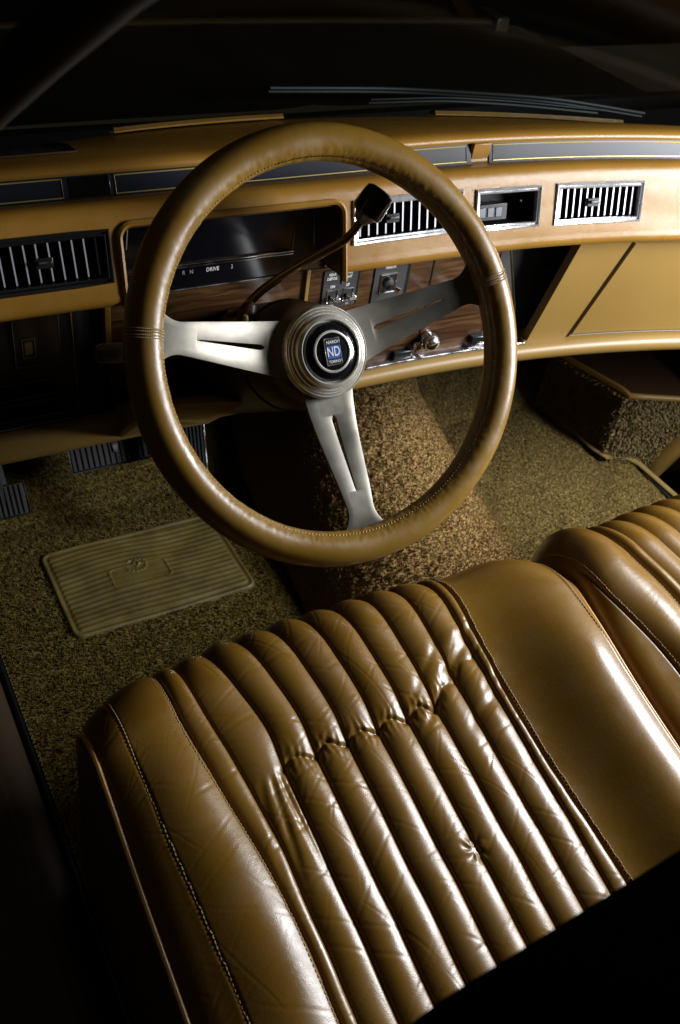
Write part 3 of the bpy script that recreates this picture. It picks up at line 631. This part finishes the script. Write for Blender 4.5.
# speaker grille and defroster outlets on top of the dash
def tp(x, t, dz=0):
    y0 = .243 + float(yoff(x)); y1_ = .352 - .42 * (x - .08) ** 2; return (x, y0 + (max(y1_, y0 + .03) - y0) * t, .095 - .020 * t ** 1.4 + dz)
mb = MB(); A = np.array([[tp(x, t, .0015) for t in (.10, .80)] for x in np.linspace(-.42, -.160, 14)]); mb.grid(A); mb.build('speaker_grille', 'matte', D, smooth=False)
mb = MB(); mb.tube([tp(x, .09, .0015) for x in np.linspace(-.42, -.158, 14)] + [tp(-.157, .45, .0015), tp(-.165, .82, .0015)], .0013, 6); mb.build('grille_edge', 'brown', D)
for (x0, x1) in ((-.095, .105), (.300, .545)):
    mb = MB(); q = np.linspace(x0, x1, 16); A = np.array([[tp(x, .90, .002), tp(x, .93, .007), tp(x, 1.04, .007), tp(x, 1.08, .0)] for x in q]); mb.grid(A); mb.build('defroster_outlet', 'pad', D)
# ================================================================== STEERING WHEEL
T = 0.58814784; AL = .2322
WX = np.array((1., 0, 0)); WY = np.array((0, math.sin(T), math.cos(T))); WN = np.array((0, -math.cos(T), math.sin(T)))
W = thing('steering_wheel', 'three spoke steering wheel with stitched tan leather rim and polished metal spokes', 'steering wheel', (0, 0, 0))
def wp(x, y, n=0): return WX * x + WY * y + WN * n
RW, rw = .182, .0165
nt_, np_ = 720, 64; th = np.linspace(0, 2 * math.pi, nt_ + 1)[:, None]; ph = np.linspace(0, 2 * math.pi, np_ + 1)[None, :]
rad = rw * (1 + .0 * th * ph)
seamang = R(118)                                   # angle of the lacing seam round the tube (0 = outside, 90 = towards driver, 180 = inside)
dphi = np.abs((ph - R(150) + math.pi) % (2 * math.pi) - math.pi)
rad = rad - .0010 * np.exp(-(dphi / .06) ** 2) + .0003 * pn(th * 30 + 40, ph * 3 + 4, 80) * sm(.9, .1, dphi)
rad = rad + .0003 * pn(th * 90, ph * 2.5 + 9, 82) * sm(.8, .15, dphi) - .0003 * sm(.35, .0, np.abs(dphi - .12)) * sm(.15, .45, pn(th * 24, ph * 1.2, 84))
for a in (math.pi - AL, AL): 
    for s_ in (-.004, .004): rad = rad - .0007 * np.exp(-((th - a - s_ * 3) / .004) ** 2)
    rad = rad - .0006 * np.exp(-((th - a) / .0035) ** 2)
u = (pn(np.cos(th) * 2.5 + 5, np.sin(th) * 2.5 + 5 + 0 * ph, 86)) * .0005; rad = rad + u
rr_ = RW + rad * np.cos(ph); zz = rad * np.sin(ph) + 0 * th
P = (rr_ * np.cos(th))[..., None] * WX + (rr_ * np.sin(th))[..., None] * WY + zz[..., None] * WN
gridobj('rim', P, 'rim', W)
def rimp(a, p, off=0):
    r = rw + off; q = RW + r * math.cos(p); return WX * q * math.cos(a) + WY * q * math.sin(a) + WN * r * math.sin(p)
mb = MB(); k = 0
for i in range(300):
    a = 2 * math.pi * i / 300; p = R(150); mb.tube([rimp(a, p - .05, -.0006), rimp(a + .004, p, .0000), rimp(a + .009, p + .05, -.0006)], .00042, 4)
for a0 in (math.pi - AL, AL):
    for s_ in (-.020, -.008, .008, .020):
        for p in np.arange(R(-10), R(200), .095):
            mb.tube([rimp(a0 + s_, p, .0000), rimp(a0 + s_, p + .03, .0004), rimp(a0 + s_, p + .06, .0000)], .00048, 4)
mb.build('stitching', 'thread2', W)
def spoke(ang, name='spoke'):
    d = np.array((math.cos(ang), math.sin(ang))); e = np.array((-d[1], d[0])); rs = np.concatenate([np.linspace(.030, .060, 10), np.linspace(.0605, .132, 26), np.linspace(.1325, .1735, 26)])
    V = []; 
    for r in rs:
        w = .0265 - (.0265 - .0138) * np.clip((r - .035) / .112, 0, 1) + .017 * max(0, (r - .148) / .0255) ** 2.2
        t = (r - .060) / .072; s_ = 0
        if 0 < t < 1: s_ = (.0021 * (1 - t) + .0004) * min(1, math.sqrt(max(0, t) / .05))
        h = -.034 + .030 * sm(.040, .172, r) - .002
        V.append([wp(*(d * r + e * q), h) for q in (-w, -w * .6, -s_ - .0001, s_ + .0001, w * .6, w)])
    V = np.array(V); keep = np.ones((len(rs) - 1, 5), bool)
    for i in range(len(rs) - 1):
        if .0598 < rs[i] < .1322: keep[i, 2] = False
    mb = MB(); mb.grid(V, keep); o = mb.build(name, 'alu', W, solid=.0032, angle=50); q = o.modifiers.new('bevel', 'BEVEL'); q.width = .0005; q.segments = 2; q.limit_method = 'ANGLE'; q.angle_limit = R(50)
    return o
for a in (math.pi - AL, AL, -math.pi / 2): spoke(a)
# worn stamping on the right spoke: two small blocked marks
HB = -.022
mb = MB(); mb.lathe([(.034, -.060), (.036, -.036), (.0375, -.030), (.0375, -.026), (.030, -.024)], wp(0, 0, 0), WN, WX, 64); mb.build('hub_boss', 'black', W)
pr = [(.0395, -.034), (.0430, -.0325), (.0436, -.029), (.0432, -.0255), (.0415, -.0235), (.0405, -.0240), (.0398, -.0225), (.0385, -.0220), (.0378, -.0228), (.0370, -.0208), (.0357, -.0202), (.0350, -.0212), (.0342, -.0188), (.0322, -.0165), (.0300, -.0155), (.0288, -.0165), (.0280, -.0195), (.0270, -.0195)]
mb = MB(); mb.lathe(pr, wp(0, 0, 0), WN, WX, 96); cap = mb.build('horn_cap', 'capm', W, angle=60)
mb = MB(); mb.lathe([(.0274, -.0200), (.0272, -.0175), (.0240, -.0150), (.0185, -.0135), (.010, -.0128), (.0005, -.0125)], wp(0, 0, 0), WN, WX, 72); dial = mb.build('dial', 'gloss', cap, angle=60)
mb = MB(); mb.lathe([(.0192, -.0145), (.0196, -.0128), (.0184, -.0122), (.0173, -.0124), (.0170, -.0140)], wp(0, 0, 0), WN, WX, 72); mb.build('ring', 'capm', cap, angle=60)
def wplate(name, x0, x1, y0, y1, n0, n1, m, par):
    mb = MB(); mb.poly([wp(x0, y0, n0), wp(x1, y0, n0), wp(x1, y1, n0), wp(x0, y1, n0)], WN * (n1 - n0)); return mb.build(name, m, par, smooth=False)
em = wplate('emblem', -.0076, .0076, -.0118, .0118, -.0128, -.0116, 'black', cap)
wplate('emblem_field', -.0064, .0064, -.0062, .0052, -.0118, -.0113, 'blue', cap)
mb = MB()
for q in ([(-.0078, -.012), (.0078, -.012)], [(-.0078, .012), (.0078, .012)], [(-.0078, -.012), (-.0078, .012)], [(.0078, -.012), (.0078, .012)]): mb.tube([wp(*q[0], -.0116), wp(*q[1], -.0116)], .00045, 6)
mb.build('emblem_border', 'chrome', cap)
text('lettering', 'ND', .0125, wp(0, -.0005, -.0111), WX, WY, 'white', cap, .72)
text('lettering', 'NARDI', .0042, wp(0, .0085, -.0113), WX, WY, 'white', cap, .95); text('lettering', 'TORINO', .0036, wp(0, -.0092, -.0113), WX, WY, 'white', cap, .9)
# ================================================================== COLUMN, LEVERS
Cc = thing('steering_column', 'dark steering column shroud carrying the bent gear lever and turn signal stalk', 'steering column', (0, .12, -.08))
ax = -WN
mb = MB(); mb.lathe([(.030, .050), (.044, .056), (.050, .066), (.054, .090), (.056, .13), (.058, .20), (.060, .27)], (0, 0, 0), ax, WX, 48); mb.build('shroud', 'brown', Cc)
mb = MB(); mb.lathe([(.0545, .098), (.0560, .100), (.0560, .103), (.0545, .105)], (0, 0, 0), ax, WX, 48); mb.build('collar', 'black', Cc)
lv = np.array([(-.046, .135, -.030), (-.043, .115, -.0155), (-.036, .112, -.004), (-.026, .111, .006), (-.010, .110, .0165), (.013, .109, .0285), (.038, .108, .040), (.056, .107, .0485), (.064, .106, .056), (.0715, .106, .067), (.076, .106, .073)])
t = np.linspace(0, len(lv) - 1, 60); lv = np.stack([np.interp(t, range(len(lv)), lv[:, k]) for k in range(3)], -1)
for _ in range(6): lv[1:-1] = (lv[:-2] + 2 * lv[1:-1] + lv[2:]) / 4
mb = MB(); mb.tube(lv, .0042, 12); gl = mb.build('gear_lever', 'leverm' if 'leverm' in M else 'brown', Cc)
kd = np.array((.54, .0, .84)); kd /= np.linalg.norm(kd); k0 = np.array((.0725, .106, .0685)); ku = np.cross(kd, (0, 1, 0)); ku /= np.linalg.norm(ku)
mb = MB(); mb.lathe([(.0045, -.002), (.0070, .000), (.0115, .0070), (.0118, .0085)], k0, kd, ku, 8); mb.build('knob_collar', 'alu', gl, angle=20)
mb = MB(); mb.lathe([(.0125, .0070), (.0152, .0085), (.0160, .012), (.0150, .028), (.0138, .033), (.0100, .0350), (.0005, .0356)], k0, kd, ku, 40); mb.build('knob', 'knobm', gl)
mb = MB(); mb.tube([(-.046, .1, -.028), (-.040, .108, -.012), (-.037, .110, -.006)], [.012, .009, .0055], 14); mb.build('lever_boot', 'brown', gl)
mb = MB(); mb.tube([(-.052, .088, -.010), (-.0525, .088, -.004)], [.003, .002], 8); mb.build('warning_lamp', 'gold', Cc)

mb = MB(); mb.tube([(-.05, .075, -.036), (-.10, .066, -.020), (-.162, .060, -.006)], .0028, 10); st = mb.build('turn_signal_stalk', 'chrome', Cc)
mb = MB(); mb.tube([(-.162, .060, -.0060), (-.176, .060, -.0042)], [.0048, .0056], 14); mb.build('stalk_collar', 'chrome', st)
mb = MB(); mb.tube([(-.1765, .060, -.0042), (-.180, .060, -.0038), (-.202, .060, -.001), (-.206, .060, -.0005)], [.0075, .0088, .0085, .0060], 16); mb.build('stalk_grip', 'brown', st)
# ================================================================== PEDALS
def pedal(name, c, ux, uy, w, h, ribs, label, arm=None, vertical=False, wt=None, trim='chrome'):
    ux = np.array(ux, float); ux /= np.linalg.norm(ux); uy = np.array(uy, float); uy -= ux * np.dot(ux, uy); uy /= np.linalg.norm(uy); un = np.cross(ux, uy); c = np.array(c, float)
    t = thing(name, label, 'pedal', tuple(c)); wt = wt or w
    o2 = [(-w / 2, -h / 2), (w / 2, -h / 2), (wt / 2, h / 2), (-wt / 2, h / 2)]
    mb = MB(); mb.poly([c + ux * a + uy * b_ for a, b_ in o2], un * -.006); mb.build('pad', 'rubber', t, bevel=.002)
    mb = MB()
    if vertical:
        for i in range(ribs):
            f = (i + .5) / ribs - .5; mb.tube([c + ux * f * w * .92 - uy * h * .46 + un * .001, c + ux * f * wt * .92 + uy * h * .46 + un * .001], .0016, 6)
    else:
        for i in range(ribs):
            f = (i + .5) / ribs - .5; mb.tube([c - ux * w * .46 + uy * f * h * .92 + un * .001, c + ux * w * .46 + uy * f * h * .92 + un * .001], .0016, 6)
    mb.build('rib', 'rubber', t)
    mb = MB(); mb.tube([c + ux * a * 1.02 + uy * b_ * 1.02 for a, b_ in o2], .0018, 8, closed=True); mb.build('bright_edge', trim, t)
    if arm: mb = MB(); mb.tube([c - un * .004] + [np.array(a) for a in arm], .009, 8, flat=.5); mb.build('arm', 'matte', t)
    return t, c, ux, uy, un
bt, c, ux, uy, un = pedal('brake_pedal', (-.062, .470, -.432), (1, 0, 0), (0, .55, .84), .135, .060, 15, 'wide black ribbed brake pedal under the dashboard', [(-.06, .62, -.25), (-.06, .64, -.1)], True, trim='black')
mb = MB(); mb.poly([c + ux * a + uy * b_ + un * .0028 for a, b_ in ((-.0035, -.012), (.0035, -.012), (.0085, .030), (-.0085, .030))], un * -.002); mb.build('badge', 'chrome', bt, bevel=.0006)
pedal('accelerator_pedal', (.030, .392, -.425), (1, -.12, 0), (.22, .45, .86), .036, .120, 7, 'tall narrow ribbed accelerator pedal with bright edges behind the wheel rim', [(.05, .55, -.3)], True, .042)
pedal('parking_brake_pedal', (-.232, .440, -.470), (1, 0, 0), (0, .6, .8), .060, .045, 8, 'small black parking brake pedal at the far left', [(-.24, .62, -.2)], True)
# ================================================================== RIGHT FOOTWELL BOX, PILLAR, DOOR TRIM
B = thing('kick_box', 'carpeted box with tan top edge in the passenger footwell', 'footwell box', (.88, .38, -.58))
fp = [(.829, .307), (.812, .50), (1.00, .52), (.99, .215)]; ht = (-.437, -.455, -.44, -.425)
def quadgrid(a, b_, c_, d_, n, m): 
    u = np.linspace(0, 1, n)[:, None, None]; v = np.linspace(0, 1, m)[None, :, None]; a, b_, c_, d_ = map(np.array, (a, b_, c_, d_)); return (a * (1 - u) + b_ * u) * (1 - v) + (d_ * (1 - u) + c_ * u) * v
def furred(name, Q, m, parent, nb, h, w, amp=.0018, sc=110):
    n_ = np.cross(Q[-1, 0] - Q[0, 0], Q[0, -1] - Q[0, 0]); n_ /= np.linalg.norm(n_)
    if np.dot(n_, np.array((-.41, -.63, .456)) - Q[0, 0]) < 0: n_ = -n_
    k = Q.shape; U, V = np.meshgrid(np.linspace(0, 1, k[0]), np.linspace(0, 1, k[1]), indexing='ij')
    Q = Q + n_ * (pn(U * sc * .17, V * sc * .14, 90) * amp)[..., None]; mb = MB(); mb.grid(Q)
    a = rng.uniform(0, 1, (nb, 2)); ii = (a[:, 0] * (k[0] - 1)).astype(int); jj = (a[:, 1] * (k[1] - 1)).astype(int)
    p = Q[ii, jj] + rng.normal(size=(nb, 3)) * .0012; d = rng.normal(size=(nb, 3)); d /= np.linalg.norm(d, axis=1)[:, None]; tip = p + n_ * h + d * h * .7; e_ = np.cross(d, n_); e_ /= np.linalg.norm(e_, axis=1)[:, None] + 1e-9
    V_ = np.stack([p - e_ * w / 2, p + e_ * w / 2, tip + e_ * w / 3, tip - e_ * w / 3], 1).reshape(-1, 3); mb.add(V_, np.arange(len(V_)).reshape(-1, 4).tolist())
    return mb.build(name, m, parent, angle=0)
for i in (0, 3):
    j = (i + 1) % 4; a, c_ = fp[i], fp[j]
    furred('carpeted_side', quadgrid((*a, -.582), (*c_, -.582), (*c_, ht[j]), (*a, ht[i]), 60, 50), 'carB', B, 14000, .005, .002)
mb = MB(); tops = [np.array((*fp[i], ht[i] + .003)) for i in range(4)]; mb.tube([tops[1], tops[0] + (0, .02, 0), tops[0], tops[0] + (.02, -.01, 0), tops[3]], .0055, 10); mb.build('top_edge', 'tanpl', B)
mb = MB(); mb.add([tops[i] - (0, 0, .012) for i in range(4)], [(0, 1, 2, 3)]); mb.build('top', 'brown', B)
Pp = thing('door_pillar', 'smooth tan pillar trim beside the footwell box at the right edge', 'door pillar', (.95, .24, -.58))
path = np.array([(.905, .262, -.60), (.925, .245, -.53), (.955, .235, -.47), (.985, .235, -.42), (1.02, .25, -.36), (1.06, .27, -.26), (1.09, .29, -.15)]); 
mb = MB(); mb.tube(path, [.020, .022, .028, .036, .045, .055, .06], 20, flat=.55); mb.build('trim', 'tanpl', Pp)
mb = MB(); mb.tube([(.940, .16, -.585), (.955, .175, -.50), (.975, .18, -.478), (1.00, .17, -.468)], [.030, .034, .032, .02], 18); mb.build('hinge_cover', 'brown', Pp)
mb = MB(); mb.tube([(1.0, .195, -.455), (1.02, .19, -.43), (1.03, .18, -.40)], [.022, .026, .02], 16); mb.build('handle_boss', 'tanpl', Pp)
# ================================================================== LEFT PILLAR, WINDSHIELD, HOOD, REFLECTION STREAKS
A = thing('windshield_pillar', 'slim brown windshield pillar crossing the upper left corner', 'windshield pillar', (-.33, .15, .0))
pp = np.array([(-.352, .16, .06), (-.330, .06, .155), (-.300, -.1, .254), (-.290, -.19, .311), (-.281, -.28, .365), (-.27, -.38, .42)]) + np.array((-.0115, 0, .008))
mb = MB(); mb.tube(pp, .0125, 20, flat=1.0); mb.build('trim', 'pillarm', A)
mb = MB(); mb.tube(pp + np.array((.0110, .0, -.0070)), .0014, 8); mb.build('lit_edge', 'brown', A)  # the pillar's lit edge, drawn as a lighter brown bead
Wd = thing('windshield', 'dark curved windshield glass above the dashboard', 'windshield', (.3, .35, .06))
q = np.linspace(-.33, .95, 50); f = .36 - .42 * (q - .08) ** 2 * np.where(q > .56, .8, 1)
f = np.maximum(f, .16)
A_ = np.stack([np.stack([q, f, .068 + 0 * q], -1), np.stack([q * .96 + .012, f - .16, .19 + 0 * q], -1), np.stack([q * .92 + .024, f - .34, .315 + 0 * q], -1)], 0)
g = bpy.data.materials.new('glass'); g.use_nodes = True; nt = g.node_tree; N = nt.nodes; N.remove(N['Principled BSDF'])
mx = N.new('ShaderNodeMixShader'); tr = N.new('ShaderNodeBsdfTransparent'); gs = N.new('ShaderNodeBsdfGlossy'); fr = N.new('ShaderNodeFresnel'); fr.inputs['IOR'].default_value = 1.03
tr.inputs['Color'].default_value = (.62, .66, .64, 1); gs.inputs['Roughness'].default_value = .08; mx.inputs[0].default_value = .014; nt.links.new(tr.outputs[0], mx.inputs[1]); nt.links.new(gs.outputs[0], mx.inputs[2]); nt.links.new(mx.outputs[0], N['Material Output'].inputs[0])
M['glass'] = g; gridobj('glass', A_, 'glass', Wd)
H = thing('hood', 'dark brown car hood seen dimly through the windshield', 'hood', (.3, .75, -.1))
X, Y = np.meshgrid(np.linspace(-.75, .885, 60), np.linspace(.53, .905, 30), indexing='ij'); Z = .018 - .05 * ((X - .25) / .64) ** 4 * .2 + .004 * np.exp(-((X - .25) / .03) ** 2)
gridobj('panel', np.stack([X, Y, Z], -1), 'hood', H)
mb = MB(); mb.tube([(x, .905 - .03 * ((x - .3) / .6) ** 2, .022) for x in np.linspace(-.6, .80, 50)], .011, 10, flat=.5); mb.build('front_moulding', 'moulding', H)
mb = MB(); mb.box(.80, .83, .86, .93, .0, .035); mb.build('front_ornament', 'moulding', H, bevel=.004)
mb = MB(); mb.box(-.9, 1.5, .37, .54, -.05, -.02, 20); cw = mb.build('cowl', 'matte', H)
mb = MB()
for (x0, x1) in ((-.02, .36), (.60, .85)):
    mb = MB()
    for y in (.40, .415, .43, .445, .46): mb.box(x0, x1, y - .06 * (x0 > .5), y + .006 - .06 * (x0 > .5), -.018, -.008)
    mb.build('air_intake', 'black', H)
def streak(pts, label, r=.0022):  # thin rods that stand in for streaks reflected in the windshield
    t = thing('windshield_streak', label, 'streak', pts[0], 'windshield reflections built as thin rods'); pts = np.array(pts); tt = np.linspace(0, len(pts) - 1, 30); pts = np.stack([np.interp(tt, range(len(pts)), pts[:, k]) for k in range(3)], -1)
    for _ in range(8): pts[1:-1] = (pts[:-2] + 2 * pts[1:-1] + pts[2:]) / 4
    mb = MB(); mb.tube(pts, r, 8); mb.build('arm', 'streakm', t); mb = MB(); mb.tube(pts + np.array((0, .004, -.006)), .0022, 6); mb.build('streak_edge', 'rubber', t)
M['streakm'] = mat('streak_metal', (.022, .027, .034), .55, metal=.3)
streak([(.166, .50, .057), (.364, .50, .049), (.565, .42, .055), (.72, .385, .038)], 'longer grey reflection streak in the windshield, built as a curved rod', .0026)
streak([(.30, .47, .047), (.41, .45, .052), (.52, .43, .048), (.646, .40, .041)], 'shorter thin reflection streak, built as a rod just below the longer one', .0014)
# ================================================================== LIGHT, WORLD, CAMERA
w = bpy.data.worlds.new('World'); S.world = w; w.use_nodes = True; bg = w.node_tree.nodes['Background']; bg.inputs[0].default_value = (.9, .72, .46, 1); bg.inputs[1].default_value = .013
def area(name, loc, tgt, sx, sy, power, col, spread=180):
    l = bpy.data.lights.new(name, 'AREA'); l.shape = 'RECTANGLE'; l.size = sx; l.size_y = sy; l.energy = power; l.color = col; l.spread = R(spread)
    o = bpy.data.objects.new(name, l); COL.objects.link(o); o.location = (loc[0], loc[1], loc[2] + OZ); o.rotation_euler = (Vector(tgt) - Vector(loc)).to_track_quat('-Z', 'Y').to_euler(); return o
area('side_window_light', (.98, -.36, .21), (.0, -.10, -.08), .28, .44, 28, (.95, .97, 1.0))
area('overhead_fill', (-.30, .20, 1.10), (-.10, .10, -.3), .4, .4, .22, (1, .72, .40))  # weak warm fill lamp added overhead to lift the left side
cam = bpy.data.cameras.new('camera'); co = bpy.data.objects.new('camera', cam); COL.objects.link(co); S.camera = co
Rr = [(0.86857598, -0.4793601, 0.12565693), (0.23467245, 0.62120807, 0.74768267), (0.43646834, 0.61993099, -0.65205901)]
m4 = Matrix(((Rr[0][0], Rr[1][0], -Rr[2][0], -.41233415), (Rr[0][1], Rr[1][1], -Rr[2][1], -.62913703), (Rr[0][2], Rr[1][2], -Rr[2][2], .45621981 + OZ), (0, 0, 0, 1)))
co.matrix_world = m4
cam.sensor_fit = 'VERTICAL'; cam.sensor_height = 36; cam.lens = 33.549; cam.clip_start = .01; cam.clip_end = 50; cam.dof.use_dof = True; cam.dof.focus_distance = .95; cam.dof.aperture_fstop = 10
S.render.engine = 'CYCLES'; S.view_settings.view_transform = 'Standard'; S.view_settings.look = 'None'; S.view_settings.exposure = 0
S.render.resolution_x = 680; S.render.resolution_y = 1024
